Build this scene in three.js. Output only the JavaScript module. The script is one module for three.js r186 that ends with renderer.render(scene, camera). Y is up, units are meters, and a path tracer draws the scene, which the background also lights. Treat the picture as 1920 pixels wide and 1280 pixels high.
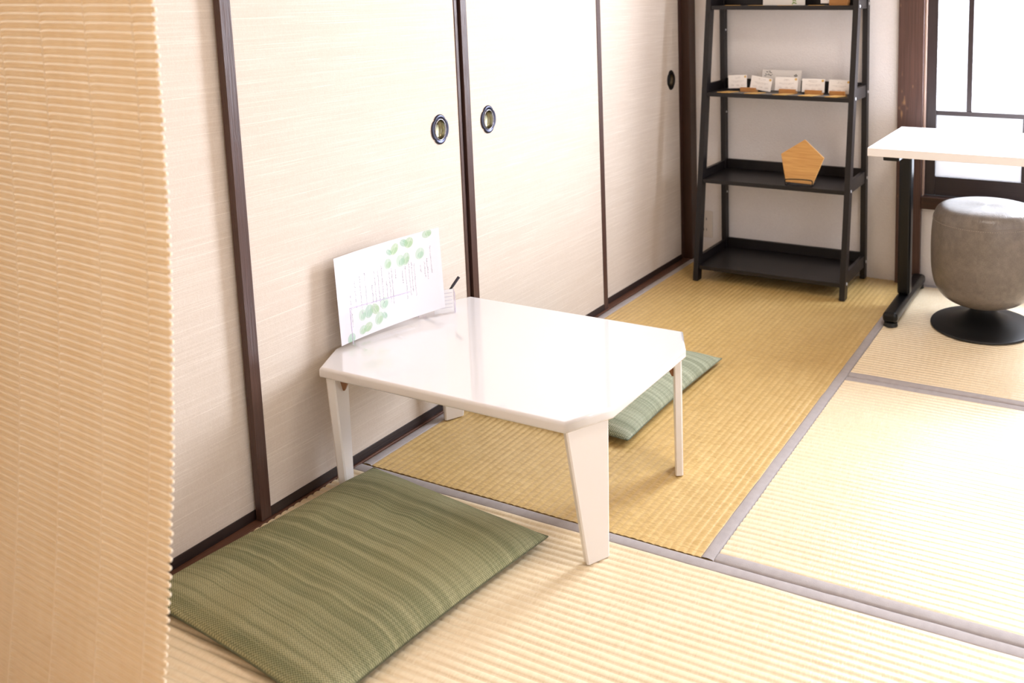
import * as THREE from 'three';
import { RoundedBoxGeometry } from 'three/addons/geometries/RoundedBoxGeometry.js';
import { mergeGeometries, mergeVertices } from 'three/addons/utils/BufferGeometryUtils.js';
import { RectAreaLightUniformsLib } from 'three/addons/lights/RectAreaLightUniformsLib.js';

// ------------------------------------------------------------------ camera, sky, lights, exposure
const scene = new THREE.Scene();
const renderer = new THREE.WebGLRenderer({ antialias: true });
renderer.toneMapping = THREE.LinearToneMapping;
renderer.toneMappingExposure = 0.86;
renderer.shadowMap.enabled = true;
RectAreaLightUniformsLib.init();
scene.background = new THREE.Color(0.42, 0.45, 0.5);            // overcast sky outside the frosted panes

const CAM = { x: 1.6138, y: 1.0941, z: 1.8803, yaw: 0.4234, pitch: 0.1323, roll: -0.0088, f: 1676.38, px: 1359.91, py: 201.64 };
const fullW = 2 * CAM.px, fullH = 2 * (1280 - CAM.py);
const camera = new THREE.PerspectiveCamera(2 * Math.atan(fullH / 2 / CAM.f) * 180 / Math.PI, fullW / fullH, 0.05, 60);
{
  const { yaw, pitch, roll } = CAM;
  const fwd = new THREE.Vector3(-Math.sin(yaw) * Math.cos(pitch), -Math.sin(pitch), -Math.cos(yaw) * Math.cos(pitch));
  const right = new THREE.Vector3(Math.cos(yaw), 0, -Math.sin(yaw));
  const up = new THREE.Vector3().crossVectors(right, fwd);
  const r2 = right.clone().multiplyScalar(Math.cos(roll)).addScaledVector(up, Math.sin(roll));
  const u2 = up.clone().multiplyScalar(Math.cos(roll)).addScaledVector(right, -Math.sin(roll));
  const m = new THREE.Matrix4().makeBasis(r2, u2, fwd.clone().negate());
  camera.quaternion.setFromRotationMatrix(m);
  camera.position.set(CAM.x, CAM.y, CAM.z);
  camera.setViewOffset(fullW, fullH, 0, fullH / 2 - CAM.py, 1920, 1280);
  camera.focus = 2.05;
  camera.userData.fStop = 3.0;
  camera.updateProjectionMatrix();
}
scene.add(camera);
const DAY_BACK = 44, DAY_BACK_LOW = 4, DAY_RIGHT = 0.9, LAMP = 34, LAMP_FRONT = 13;   // window and lamp strengths
const DAYLIGHT = 0xe8f0ff, WARM = 0xfff6ee;

// ------------------------------------------------------------------ helpers
let seed = 7;
const rnd = () => { seed = (seed * 1664525 + 1013904223) % 4294967296; return seed / 4294967296; };
const rr = (a, b) => a + (b - a) * rnd();
const used = {};
const numbered = (n) => { const k = used[n] = (used[n] ?? -1) + 1; return k ? `${n}_${String(k).padStart(3, '0')}` : n; };
function noiseTable(w, h, s) { const t = new Float32Array(w * h); let q = s >>> 0 || 1; for (let i = 0; i < t.length; i++) { q = (q * 1664525 + 1013904223) % 4294967296; t[i] = q / 4294967296; } return t; }
function vnoise(cells, cellsY, s) {                            // tileable value noise on [0,1)x[0,1)
  const t = noiseTable(cells, cellsY, s), sm = (x) => x * x * (3 - 2 * x);
  return (u, v) => {
    const x = u * cells, y = v * cellsY, i = Math.floor(x), j = Math.floor(y), a = sm(x - i), b = sm(y - j);
    const g = (p, q) => t[((q % cellsY + cellsY) % cellsY) * cells + ((p % cells + cells) % cells)];
    return (g(i, j) * (1 - a) + g(i + 1, j) * a) * (1 - b) + (g(i, j + 1) * (1 - a) + g(i + 1, j + 1) * a) * b;
  };
}
function tex(w, h, fn, size = [1, 1], srgb = true) {           // size: metres covered by one repeat
  const d = new Uint8Array(w * h * 4);
  for (let y = 0, o = 0; y < h; y++) for (let x = 0; x < w; x++, o += 4) {
    const c = fn((x + 0.5) / w, (y + 0.5) / h, x, y), a = Array.isArray(c) ? c : [c, c, c];
    d[o] = Math.max(0, Math.min(255, a[0] * 255)); d[o + 1] = Math.max(0, Math.min(255, a[1] * 255)); d[o + 2] = Math.max(0, Math.min(255, a[2] * 255)); d[o + 3] = 255;
  }
  const t = new THREE.DataTexture(d, w, h);
  t.wrapS = t.wrapT = THREE.RepeatWrapping; t.magFilter = THREE.LinearFilter; t.minFilter = THREE.LinearMipmapLinearFilter; t.generateMipmaps = true;
  if (srgb) t.colorSpace = THREE.SRGBColorSpace;
  t.repeat.set(1 / size[0], 1 / size[1]); t.needsUpdate = true;
  return t;
}
const mix = (a, b, t) => a.map((v, i) => v + (b[i] - v) * t);
const hex = (h) => [(h >> 16 & 255) / 255, (h >> 8 & 255) / 255, (h & 255) / 255];
const std = (o) => new THREE.MeshStandardMaterial({ roughness: 0.7, ...o });
const phys = (o) => new THREE.MeshPhysicalMaterial({ roughness: 0.7, ...o });

function metricUV(g, along = null) {                           // uv in metres; u runs along the longest side of the shape
  g.computeBoundingBox();
  const s = g.boundingBox.getSize(new THREE.Vector3()).toArray();
  const L = along ?? s.indexOf(Math.max(...s));
  const p = g.attributes.position, n = g.attributes.normal, uv = new Float32Array(p.count * 2);
  for (let i = 0; i < p.count; i++) {
    const a = [Math.abs(n.getX(i)), Math.abs(n.getY(i)), Math.abs(n.getZ(i))], k = a.indexOf(Math.max(...a));
    const q = [p.getX(i), p.getY(i), p.getZ(i)], axes = [0, 1, 2].filter((x) => x !== k);
    const ua = axes.includes(L) ? L : axes[0], va = axes.find((x) => x !== ua);
    uv[2 * i] = q[ua]; uv[2 * i + 1] = q[va] + k * 0.37;
  }
  g.setAttribute('uv', new THREE.BufferAttribute(uv, 2));
  return g;
}
const tr = (g, x = 0, y = 0, z = 0) => g.translate(x, y, z);
function box(x0, x1, y0, y1, z0, z1, r = 0.002, along = null) {
  const w = x1 - x0, h = y1 - y0, d = z1 - z0, q = Math.min(r, w / 2.05, h / 2.05, d / 2.05);
  return tr(metricUV(q > 0.0002 ? new RoundedBoxGeometry(w, h, d, 2, q) : new THREE.BoxGeometry(w, h, d).toNonIndexed(), along), (x0 + x1) / 2, (y0 + y1) / 2, (z0 + z1) / 2);
}
function prep(g) { const c = g.index ? g.toNonIndexed() : g; for (const k of Object.keys(c.attributes)) if (!['position', 'normal', 'uv'].includes(k)) c.deleteAttribute(k); return c; }
const merge = (a) => a.length === 1 ? a[0] : mergeGeometries(a.map(prep));
function part(name, g, m, parent) {
  const o = new THREE.Mesh(Array.isArray(g) ? merge(g) : g, m);
  o.name = name; o.castShadow = o.receiveShadow = true; parent.add(o); return o;
}
function thing(name, label, category, [x, y, z] = [0, 0, 0], turn = 0, group) {
  const o = new THREE.Group(); o.name = numbered(name); o.position.set(x, y, z); o.rotation.y = turn;
  o.userData = { label, category }; if (group) o.userData.group = group; scene.add(o); return o;
}
function setting(name, label, category, g, m) {
  const o = g ? new THREE.Mesh(Array.isArray(g) ? merge(g) : g, m) : new THREE.Group();
  o.name = name; o.castShadow = o.receiveShadow = true; o.userData = { kind: 'structure', label, category }; scene.add(o); return o;
}
const tube = (pts, r, seg = 24, rad = 8, closed = false) => new THREE.TubeGeometry(new THREE.CatmullRomCurve3(pts.map((p) => new THREE.Vector3(...p)), closed, 'centripetal'), seg, r, rad, closed);
function bar(a, b, r, rad = 10) {
  const A = new THREE.Vector3(...a), B = new THREE.Vector3(...b), g = new THREE.CylinderGeometry(r, r, A.distanceTo(B), rad);
  g.applyQuaternion(new THREE.Quaternion().setFromUnitVectors(new THREE.Vector3(0, 1, 0), B.clone().sub(A).normalize()));
  return tr(g, ...A.add(B).multiplyScalar(0.5).toArray());
}
function ruled(a, b, r = 0) {                                   // solid between two polygons of equal count (bottom a, top b), flat shaded
  const n = a.length, pos = [], tri = (p, q, s) => pos.push(...p, ...q, ...s);
  for (let i = 0; i < n; i++) { const j = (i + 1) % n; tri(a[i], b[i], b[j]); tri(a[i], b[j], a[j]); }
  for (let i = 1; i < n - 1; i++) { tri(a[0], a[i], a[i + 1]); tri(b[0], b[i + 1], b[i]); }
  const g = new THREE.BufferGeometry(); g.setAttribute('position', new THREE.Float32BufferAttribute(pos, 3)); g.computeVertexNormals();
  return metricUV(g);
}

// ------------------------------------------------------------------ materials
const M = {};
{
  // plaster-like wallpaper
  const n1 = vnoise(256, 256, 11), n2 = vnoise(90, 90, 12), n3 = vnoise(7, 7, 13);
  const wall = (u, v) => 0.5 * n1(u, v) + 0.3 * n2(u, v) + 0.2 * n3(u, v);
  M.wall = std({ color: 0xffffff, roughness: 0.92, map: tex(512, 512, (u, v) => { const k = wall(u, v); return mix(hex(0xe6e0de), hex(0xefeae8), k); }, [0.5, 0.5]), bumpMap: tex(512, 512, (u, v) => n1(u, v), [0.5, 0.5], false), bumpScale: 0.0006 });
  M.ceiling = std({ color: 0x9a8468, roughness: 0.8 }); M.wallFront = std({ color: 0xa9967c, roughness: 0.85 });
  // sliding door paper: cream cloth with pale slub threads running across
  const W = 1024, H = 1024, lum = new Float32Array(W * H);
  for (let k = 0; k < 1100; k++) {
    const y = Math.floor(rnd() * H), x0 = Math.floor(rnd() * W), len = rr(60, 420), a = rr(0.08, 0.55) * rr(0.4, 1), th = rnd() < 0.25 ? 2 : 1, drift = rr(-1.5, 1.5);
    for (let i = 0; i < len; i++) { const e = Math.sin(Math.PI * i / len), yy = y + Math.round(drift * i / len); for (let t = 0; t < th; t++) { const o = ((yy + t + H) % H) * W + (x0 + i) % W; lum[o] = Math.max(lum[o], a * e); } }
  }
  const f1 = vnoise(512, 256, 21), f2 = vnoise(6, 90, 22), f3 = vnoise(300, 40, 23);
  M.paper = std({ color: 0xffffff, roughness: 0.86, map: tex(W, H, (u, v, x, y) => { const g = 0.5 * f1(u, v) + 0.3 * f2(u, v) + 0.2 * f3(u, v); return mix(mix(hex(0xc3b4a5), hex(0xcec1b4), g), hex(0xefe7dc), lum[y * W + x]); }, [0.62, 0.62]),
    bumpMap: tex(W, H, (u, v, x, y) => 0.3 * f1(u, v) + 0.7 * lum[y * W + x], [0.62, 0.62], false), bumpScale: 0.0004 });
  // dark stained timber, grain along u
  const w1 = vnoise(4, 160, 31), w2 = vnoise(10, 420, 32), w3 = vnoise(9, 9, 33);
  const grain = (u, v) => 0.5 * w1(u, v + 0.02 * w3(u, v)) + 0.35 * w2(u, v) + 0.15 * w3(u, v);
  const wood = (a, b, size, extra) => std({ color: 0xffffff, roughness: 0.5, map: tex(256, 512, (u, v) => mix(hex(a), hex(b), grain(u, v)), size), bumpMap: tex(256, 512, grain, size, false), bumpScale: 0.0005, ...extra });
  M.stile = wood(0x38231c, 0x563a30, [0.5, 0.12], { roughness: 0.42 });
  M.rail = wood(0x1f1413, 0x35241f, [0.5, 0.12], { roughness: 0.45 });
  M.sill = wood(0x4d3226, 0x7a5442, [0.6, 0.18], { roughness: 0.4 });
  M.post = wood(0x28160c, 0x4a2b1d, [0.6, 0.18], { roughness: 0.38 });
  M.winwood = wood(0x211a1c, 0x3a2c2b, [0.6, 0.16], { roughness: 0.4 });
  // weathered window post: patches where the stain has worn through
  const p1 = vnoise(7, 5, 41), p2 = vnoise(34, 30, 42);
  M.oldpost = std({ color: 0xffffff, roughness: 0.45, bumpScale: 0.0006, bumpMap: tex(256, 512, grain, [0.6, 0.18], false),
    map: tex(512, 512, (u, v) => { const worn = Math.max(0, p1(u, v) * 0.7 + p2(u, v) * 0.5 - 0.97) * 5; return mix(mix(hex(0x3c2620), hex(0x64463b), grain(u, v)), hex(0xa07c52), Math.min(0.75, worn)); }, [0.7, 0.3]) });
  // tatami: rush stalks run across the ribs (u), one rib per 16.5 mm
  const t1 = vnoise(32, 512, 51), t2 = vnoise(64, 512, 52), t3 = vnoise(4, 5, 53), t4 = vnoise(24, 10, 54), t5 = vnoise(16, 150, 55);
  const rush = (u, v) => 0.35 * t1(u, v) + 0.25 * t2(u, v) + 0.3 * t5(u, v) + 0.1 * t4(u, v);
  const tat = (a, b, c, ro) => phys({ color: 0xffffff, roughness: ro, ior: 1.55, clearcoat: 0.6, clearcoatRoughness: 0.3,
    map: tex(512, 1024, (u, v) => mix(mix(hex(a), hex(b), rush(u, v)), hex(c), 0.5 * t3(u, v) * t4(u, v)), [0.264, 0.528]),
    bumpMap: tex(512, 1024, rush, [0.264, 0.528], false), bumpScale: 0.0007 });
  M.tatamiOld = tat(0xac8747, 0xeace92, 0xc9a562, 0.4);
  M.tatamiNew = tat(0xe0c9a3, 0xf4e5c9, 0xe4cfa8, 0.3);
  // grey cotton edging
  const c1 = vnoise(256, 256, 61), c2 = vnoise(12, 12, 62);
  M.heri = std({ color: 0xffffff, roughness: 0.8, map: tex(256, 256, (u, v) => mix(hex(0x9a9290), hex(0xaca4a2), 0.6 * c1(u, v) + 0.4 * c2(u, v)), [0.12, 0.12]), bumpMap: tex(256, 256, c1, [0.12, 0.12], false), bumpScale: 0.0003 });
  M.straw = std({ color: 0xb08d55, roughness: 0.9 });
  // woven rush cushion cloth: stripes run along u
  const s1 = vnoise(1, 64, 71), s2 = vnoise(1, 230, 72), s3 = vnoise(200, 256, 73), s4 = vnoise(3, 9, 74);
  const cloth = (x, y) => (Math.floor(x / 7) + Math.floor(y / 3.5)) % 2 ? 1 : 0;
  M.cushion = std({ color: 0xffffff, roughness: 0.82,
    map: tex(1024, 1024, (u, v, x, y) => { const k = 0.45 * s1(u, v) + 0.35 * s2(u, v) + 0.2 * s4(u, v); let c = mix(hex(0x747a55), hex(0xb4b18a), Math.min(1, Math.max(0, 2.3 * k - 0.65))); c = mix(c, hex(0x9a9568), 0.5 * s4(v, u)); return mix(c, cloth(x, y) ? hex(0xc9c6a0) : hex(0x33351f), 0.2 + 0.2 * s3(u, v)); }, [0.52, 0.52]),
    bumpMap: tex(1024, 1024, (u, v, x, y) => 0.5 * cloth(x, y) + 0.3 * s2(u, v) + 0.2 * s3(u, v), [0.52, 0.52], false), bumpScale: 0.0018 });
  M.cushionBlue = std({ color: 0xffffff, roughness: 0.82,
    map: tex(1024, 1024, (u, v, x, y) => { const k = 0.45 * s1(u, v + 0.3) + 0.35 * s2(u, v + 0.3) + 0.2 * s4(u, v); const c = mix(hex(0x7d876c), hex(0xbcc0a6), Math.min(1, Math.max(0, 1.5 * k - 0.25))); return mix(c, cloth(x, y) ? hex(0xd0d1bb) : hex(0x363b2c), 0.2 + 0.2 * s3(u, v)); }, [0.52, 0.52]),
    bumpMap: M.cushion.bumpMap, bumpScale: 0.0012 });
  // stool: brushed grey leather
  const l1 = vnoise(300, 300, 81), l2 = vnoise(40, 40, 82), l3 = vnoise(9, 9, 83);
  const suede = (u, v) => 0.4 * l1(u, v) + 0.35 * l2(u, v) + 0.25 * l3(u, v);
  M.suede = std({ color: 0xffffff, roughness: 0.32, map: tex(512, 512, (u, v) => mix(hex(0x5c544c), hex(0x82776d), suede(u, v)), [0.5, 0.5]), bumpMap: tex(512, 512, l1, [0.5, 0.5], false), bumpScale: 0.0005 });
  M.whiteGloss = phys({ color: 0xdcd8d7, roughness: 0.22, clearcoat: 1, clearcoatRoughness: 0.03 });
  M.whiteLeg = phys({ color: 0xe6e0dc, roughness: 0.3, clearcoat: 0.4, clearcoatRoughness: 0.15 });
  M.deskWhite = std({ color: 0xece7e4, roughness: 0.4 });
  M.blackSteel = phys({ color: 0x070708, roughness: 0.3, specularIntensity: 0.7 });
  M.blackPlastic = std({ color: 0x111111, roughness: 0.5 });
  M.blackPaint = std({ color: 0x0d0d0e, roughness: 0.5 });
  const b1 = vnoise(6, 300, 91);
  M.shelf = phys({ color: 0xffffff, roughness: 0.38, specularIntensity: 0.8, map: tex(64, 512, (u, v) => mix(hex(0x131011), hex(0x1d1819), b1(u, v)), [0.5, 0.25]), bumpMap: tex(64, 512, b1, [0.5, 0.25], false), bumpScale: 0.0002 });
  M.screw = std({ color: 0xdcdce0, roughness: 0.3, metalness: 0.4 });
  M.hinge = std({ color: 0x9a6b4a, roughness: 0.45, metalness: 0.2 });
  M.bezel = std({ color: 0x42424e, roughness: 0.34, metalness: 1 });
  M.bezelRing = std({ color: 0x9a99a0, roughness: 0.25, metalness: 1 });
  M.cup = std({ color: 0x7c775e, roughness: 0.3, metalness: 1 });
  M.darkBezel = std({ color: 0x1d1b1a, roughness: 0.4, metalness: 0.8 });
  M.darkCup = std({ color: 0x4a4030, roughness: 0.4, metalness: 0.8 });
  M.acrylic = phys({ color: 0xffffff, roughness: 0.03, transmission: 1, thickness: 0, ior: 1.49 });
  M.acrylicEdge = phys({ color: 0xe9e4f2, roughness: 0.1, transmission: 0.7, thickness: 0, ior: 1.49 });
  M.glass = phys({ color: 0xffffff, roughness: 0.55, transmission: 0.95, thickness: 0, ior: 1.5 });
  M.glassLit = phys({ color: 0xffffff, roughness: 0.55, transmission: 0.3, thickness: 0, ior: 1.5, emissive: DAYLIGHT, emissiveIntensity: 1.5 });   // frosted pane glowing with daylight
  M.glassLow = phys({ color: 0xffffff, roughness: 0.55, transmission: 0.3, thickness: 0, ior: 1.5, emissive: 0xe4ebfb, emissiveIntensity: 0.5 });
  M.white = std({ color: 0xf4f2f3, roughness: 0.75 });
  M.plastic = std({ color: 0xdcd3c8, roughness: 0.45 });
  M.hole = std({ color: 0x3a322c, roughness: 0.8 });
  const k1 = vnoise(5, 60, 101), k2 = vnoise(12, 300, 102);
  M.pine = std({ color: 0xffffff, roughness: 0.55, map: tex(256, 512, (u, v) => mix(hex(0xb98445), hex(0xd9a966), 0.6 * k1(u, v) + 0.4 * k2(u, v)), [0.3, 0.2]), bumpMap: tex(256, 512, k2, [0.3, 0.2], false), bumpScale: 0.0002 });
  M.holder = std({ color: 0xffffff, roughness: 0.6, map: tex(128, 256, (u, v) => mix(hex(0xa8713a), hex(0xc08a50), 0.6 * k1(u, v) + 0.4 * k2(u, v)), [0.1, 0.1]) });
  M.kraft = std({ color: 0xd0a45f, roughness: 0.75 });
  M.slip = std({ color: 0x6a645e, roughness: 0.5 });
  // pressed paper slats of the hanging blind
  const r1 = vnoise(40, 8, 111), r2 = vnoise(8, 3, 112);
  M.blind = phys({ color: 0xffffff, roughness: 0.8, transmission: 0.5, thickness: 0, map: tex(512, 64, (u, v) => mix(hex(0xeed8b4), hex(0xf6e5ca), 0.6 * r1(u, v) + 0.4 * r2(u, v)), [0.5, 0.05]) });
  M.thread = std({ color: 0xeedcc0, roughness: 0.8 });
}

// ------------------------------------------------------------------ the room shell
const RX = 2.76, ZB = -1.349, ZF = 3.3, CEIL = 2.35;
setting('floor', 'board floor under the tatami mats', 'floor', box(-0.4, RX + 0.15, -0.16, -0.055, ZB - 0.15, ZF + 0.15, 0), M.straw);
setting('ceiling', 'plain ceiling of the tatami room', 'ceiling', box(-0.4, RX + 0.15, CEIL, CEIL + 0.12, ZB - 0.15, ZF + 0.15, 0), M.ceiling);
setting('wall_back', 'white papered wall behind the black ladder shelf', 'wall', [
  box(-0.4, 0.9, -0.055, CEIL, ZB - 0.12, ZB, 0), box(0.9, RX + 0.15, -0.055, 0.31, ZB - 0.12, ZB, 0),
  box(0.9, RX + 0.15, 1.82, CEIL, ZB - 0.12, ZB, 0), box(1.87, RX + 0.15, 0.31, 1.82, ZB - 0.12, ZB, 0)], M.wall);
setting('wall_left', 'wall above and beyond the sliding paper doors', 'wall', [box(-0.4, -0.12, -0.055, CEIL, ZB, ZF, 0), box(-0.12, 0.0, 1.83, CEIL, ZB, ZF, 0), box(-0.12, 0.0, -0.055, 1.83, 2.03, ZF, 0)], M.wall);
const RW = { z0: 0.6, z1: 2.7, y0: 0.42, y1: 1.82 };
setting('wall_right', 'wall with the side window', 'wall', [
  box(RX, RX + 0.12, -0.055, RW.y0, ZB, ZF, 0), box(RX, RX + 0.12, RW.y1, CEIL, ZB, ZF, 0),
  box(RX, RX + 0.12, RW.y0, RW.y1, ZB, RW.z0, 0), box(RX, RX + 0.12, RW.y0, RW.y1, RW.z1, ZF, 0)], M.wall);
setting('wall_front', 'wall behind the camera', 'wall', box(-0.4, RX + 0.15, -0.055, CEIL, ZF, ZF + 0.12, 0), M.wallFront);

// corner post, window post, sill of the sliding doors, lintel
setting('trim_1', 'dark brown timber post in the corner beside the shelf', 'post', box(-0.12, 0.03, -0.05, CEIL, ZB, -1.293, 0.003), M.post);
setting('trim_2', 'weathered brown timber post beside the window', 'post', box(0.857, 0.949, -0.05, CEIL, ZB, ZB + 0.022, 0.002), M.oldpost);
setting('trim_3', 'brown wooden track sill under the sliding paper doors', 'door sill', [box(-0.12, 0.0185, -0.055, 0.0, -1.293, 2.03, 0.001)], M.sill);
setting('trim_4', 'dark lintel above the sliding paper doors', 'lintel', box(-0.12, 0.02, 1.77, 1.83, -1.293, 2.03, 0.002), M.post);
setting('trim_5', 'dark brown timber ledge under the window', 'window ledge', box(0.951, 1.90, 0.290, 0.335, ZB - 0.02, ZB + 0.028, 0.002), M.post);
setting('trim_7', 'dark brown timber post on the far side of the window', 'post', box(1.807, 1.9, 0.336, CEIL, ZB - 0.04, ZB + 0.022, 0.002), M.oldpost);
setting('trim_6', 'pale batten beside the window post', 'batten', box(0.9505, 0.957, 0.3365, 1.82, ZB - 0.06, ZB + 0.014, 0.0008), std({ color: 0xa08678, roughness: 0.5 }));

// ------------------------------------------------------------------ windows
function paneLight(o, w, h, x, y, z, turn, strength, name) {
  const l = new THREE.RectAreaLight(DAYLIGHT, strength, w, h); l.name = name;
  l.position.set(x, y, z); l.lookAt(x + Math.sin(turn), y, z + Math.cos(turn)); scene.add(l); return l;
}
function sash(win, x0, x1) {                                     // back wall sash between x0 and x1
  const z0 = ZB - 0.034, z1 = ZB - 0.004, b = 0.338, st = 0.038, top = 1.80;
  part('stile', box(x0, x0 + st, b, top, z0, z1), M.winwood, win); part('stile', box(x1 - st, x1, b, top, z0, z1), M.winwood, win);
  part('bottom_rail', box(x0 + st, x1 - st, b, 0.408, z0, z1), M.winwood, win);
  part('top_rail', box(x0 + st, x1 - st, top - 0.045, top, z0, z1), M.winwood, win);
  part('middle_rail', box(x0 + st, x1 - st, 0.633, 0.651, z0 + 0.003, z1 - 0.003), M.winwood, win);
  const a = x0 + st, e = x1 - st, up = [a, x0 + 0.142, x0 + 0.162, x1 - 0.162, x1 - 0.142, e], lo = [a, x0 + 0.337, x0 + 0.352, x1 - 0.352, x1 - 0.337, e];
  for (const i of [1, 3]) { part('mullion', box(up[i], up[i + 1], 0.651, top - 0.045, z0 + 0.003, z1 - 0.003), M.winwood, win); part('mullion', box(lo[i], lo[i + 1], 0.408, 0.633, z0 + 0.003, z1 - 0.003), M.winwood, win); }
  for (const i of [0, 2, 4]) {
    const zp = (z0 + z1) / 2;
    part('pane', box(up[i], up[i + 1], 0.651, top - 0.045, zp - 0.0015, zp + 0.0015, 0), M.glassLit, win);
    paneLight(win, up[i + 1] - up[i], top - 0.045 - 0.651, (up[i] + up[i + 1]) / 2, (top - 0.045 + 0.651) / 2, zp + 0.003, 0, DAY_BACK, 'daylight');
    part('pane', box(lo[i], lo[i + 1], 0.408, 0.633, zp - 0.0015, zp + 0.0015, 0), i ? M.glassLit : M.glassLow, win);
    paneLight(win, lo[i + 1] - lo[i], 0.225, (lo[i] + lo[i + 1]) / 2, 0.5205, zp + 0.003, 0, i ? 0.85 * DAY_BACK : DAY_BACK_LOW, 'daylight');
  }
}
const win1 = setting('window_1', 'dark framed frosted window behind the white desk', 'window');
sash(win1, 0.956, 1.805);
const win2 = setting('window_2', 'dark framed frosted window in the side wall', 'window');
{
  const { z0, z1, y0, y1 } = RW, x0 = RX + 0.01, x1 = RX + 0.04, n = 4, w = (z1 - z0) / n;
  part('bottom_rail', box(x0, x1, y0, y0 + 0.06, z0, z1), M.winwood, win2); part('top_rail', box(x0, x1, y1 - 0.05, y1, z0, z1), M.winwood, win2);
  for (let i = 0; i <= n; i++) { const z = Math.min(z1 - 0.04, Math.max(z0, z0 + i * w - 0.02)); part('stile', box(x0, x1, y0 + 0.06, y1 - 0.05, z, z + 0.04), M.winwood, win2); }
  for (let i = 0; i < n; i++) {
    const a = z0 + i * w + (i ? 0.02 : 0.04), b = z0 + (i + 1) * w - (i < n - 1 ? 0.02 : 0.04);
    part('pane', box((x0 + x1) / 2 - 0.0015, (x0 + x1) / 2 + 0.0015, y0 + 0.06, y1 - 0.05, a, b, 0), M.glassLit, win2);
    paneLight(win2, b - a, y1 - y0 - 0.11, (x0 + x1) / 2 - 0.003, (y0 + y1 + 0.01) / 2, (a + b) / 2, -Math.PI / 2, DAY_RIGHT, 'daylight');
  }
}

// ------------------------------------------------------------------ tatami mats (ribbed rush facing, cloth edging)
function ribs(len, wid, pitch, amp, rise) {                      // ribs run along local x; v (along the rib) = x, u (across) = z
  const n = Math.round(wid / pitch), k = 6, nz = n * k, nx = Math.max(8, Math.round(len / 0.05)), pos = [], uv = [], idx = [];
  const wob = vnoise(16, 16, 5), wob2 = vnoise(60, 60, 6);
  for (let j = 0; j <= nz; j++) for (let i = 0; i <= nx; i++) {
    const x = i / nx * len, z = j / nz * wid, ph = (j % k) / k, r = Math.floor(j / k);
    const h = amp * Math.pow(Math.sin(Math.PI * ph), 0.62) * (0.8 + 0.35 * wob2(i / nx, r / n)) + 0.0012 * wob(x / len, z / wid);
    pos.push(x, rise + h, z + (j === 0 || j === nz ? 0 : 0.0016 * (wob(x / len * 2, r / n) - 0.5))); uv.push(z * 0.0165 / pitch, x);
  }
  for (let j = 0; j < nz; j++) for (let i = 0; i < nx; i++) { const a = j * (nx + 1) + i, b = a + nx + 1; idx.push(a, b, a + 1, a + 1, b, b + 1); }
  const g = new THREE.BufferGeometry(); g.setAttribute('position', new THREE.Float32BufferAttribute(pos, 3)); g.setAttribute('uv', new THREE.Float32BufferAttribute(uv, 2)); g.setIndex(idx); g.computeVertexNormals(); return g;
}
function strip(len, w, sag) {                                    // cloth edging, runs along local x, slightly puffy, wraps down outside at z=0
  const pos = [], uv = [], idx = [], prof = [[0, -0.03], [0, -0.003], [0.0012, 0.0006], [0.006, 0.0022], [w * 0.5, 0.0032], [w - 0.004, 0.0026], [w, 0.0004], [w, -0.004]], nx = Math.round(len / 0.04), nz = vnoise(40, 8, 9);
  for (let i = 0; i <= nx; i++) prof.forEach(([z, y], j) => { const x = i / nx * len; pos.push(x, y + (j > 1 && j < 7 ? sag * nz(i / nx, j / 8) : 0), z + (j >= 5 ? 0.0016 * (nz(i / nx * 0.99, 0.4) - 0.5) : 0)); uv.push(x, j < 2 ? y : z); });
  const m = prof.length;
  for (let i = 0; i < nx; i++) for (let j = 0; j < m - 1; j++) { const a = i * m + j, b = a + m; idx.push(a, a + 1, b, a + 1, b + 1, b); }
  const g = new THREE.BufferGeometry(); g.setAttribute('position', new THREE.Float32BufferAttribute(pos, 3)); g.setAttribute('uv', new THREE.Float32BufferAttribute(uv, 2)); g.setIndex(idx); g.computeVertexNormals(); return g;
}
function tatami(label, x0, x1, z0, z1, alongX, mat, pitch, amp, drop = 0) {
  const t = thing('tatami_mat', label, 'tatami mat', [x0, -0.0045 - drop, z0], 0, 'tatami mats on the floor'), w = x1 - x0, d = z1 - z0, e = 0.0285, gap = 0.0006;
  part('core', box(gap, w - gap, -0.05, -0.0012, gap, d - gap, 0.001), M.straw, t);
  const len = (alongX ? w : d) - 2 * gap, wid = (alongX ? d : w) - 2 * gap;
  const f = ribs(len, wid - 2 * e + 0.006, pitch, amp, 0), a = strip(len, e, 0.0012), b = strip(len, e, 0.0012);
  f.translate(0, 0, e - 0.003); b.scale(1, 1, -1).translate(0, 0, wid);
  { const ix = b.index.array; for (let i = 0; i < ix.length; i += 3) { const s = ix[i]; ix[i] = ix[i + 1]; ix[i + 1] = s; } b.computeVertexNormals(); }
  for (const g of [f, a, b]) { g.translate(gap, 0, gap); if (!alongX) g.rotateY(-Math.PI / 2).translate(w, 0, 0); }
  part('rush_facing', f, mat, t); part('cloth_edging', a, M.heri, t).userData.label = 'grey cloth edging'; part('cloth_edging', b, M.heri, t).userData.label = 'grey cloth edging';
  return t;
}
const XA0 = 0.0188, XA1 = 0.929, ZA1 = 0.4345, ZM = -0.4725;
tatami('aged golden tatami mat running from low table to ladder shelf', XA0, XA1, ZB, ZA1, false, M.tatamiOld, 0.0178, 0.0015);
tatami('pale tatami mat in front of the white desk and stool', XA1, 2.749, ZM, ZA1, true, M.tatamiNew, 0.0163, 0.0028, 0.0006);
tatami('pale tatami mat under the stool and desk foot', XA1, 2.749, ZB, ZM, true, M.tatamiNew, 0.0163, 0.0028);
tatami('pale tatami mat under the near green cushion', XA0, 1.839, ZA1, ZA1 + 0.91, true, M.tatamiNew, 0.0165, 0.0030, 0.0004);
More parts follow.
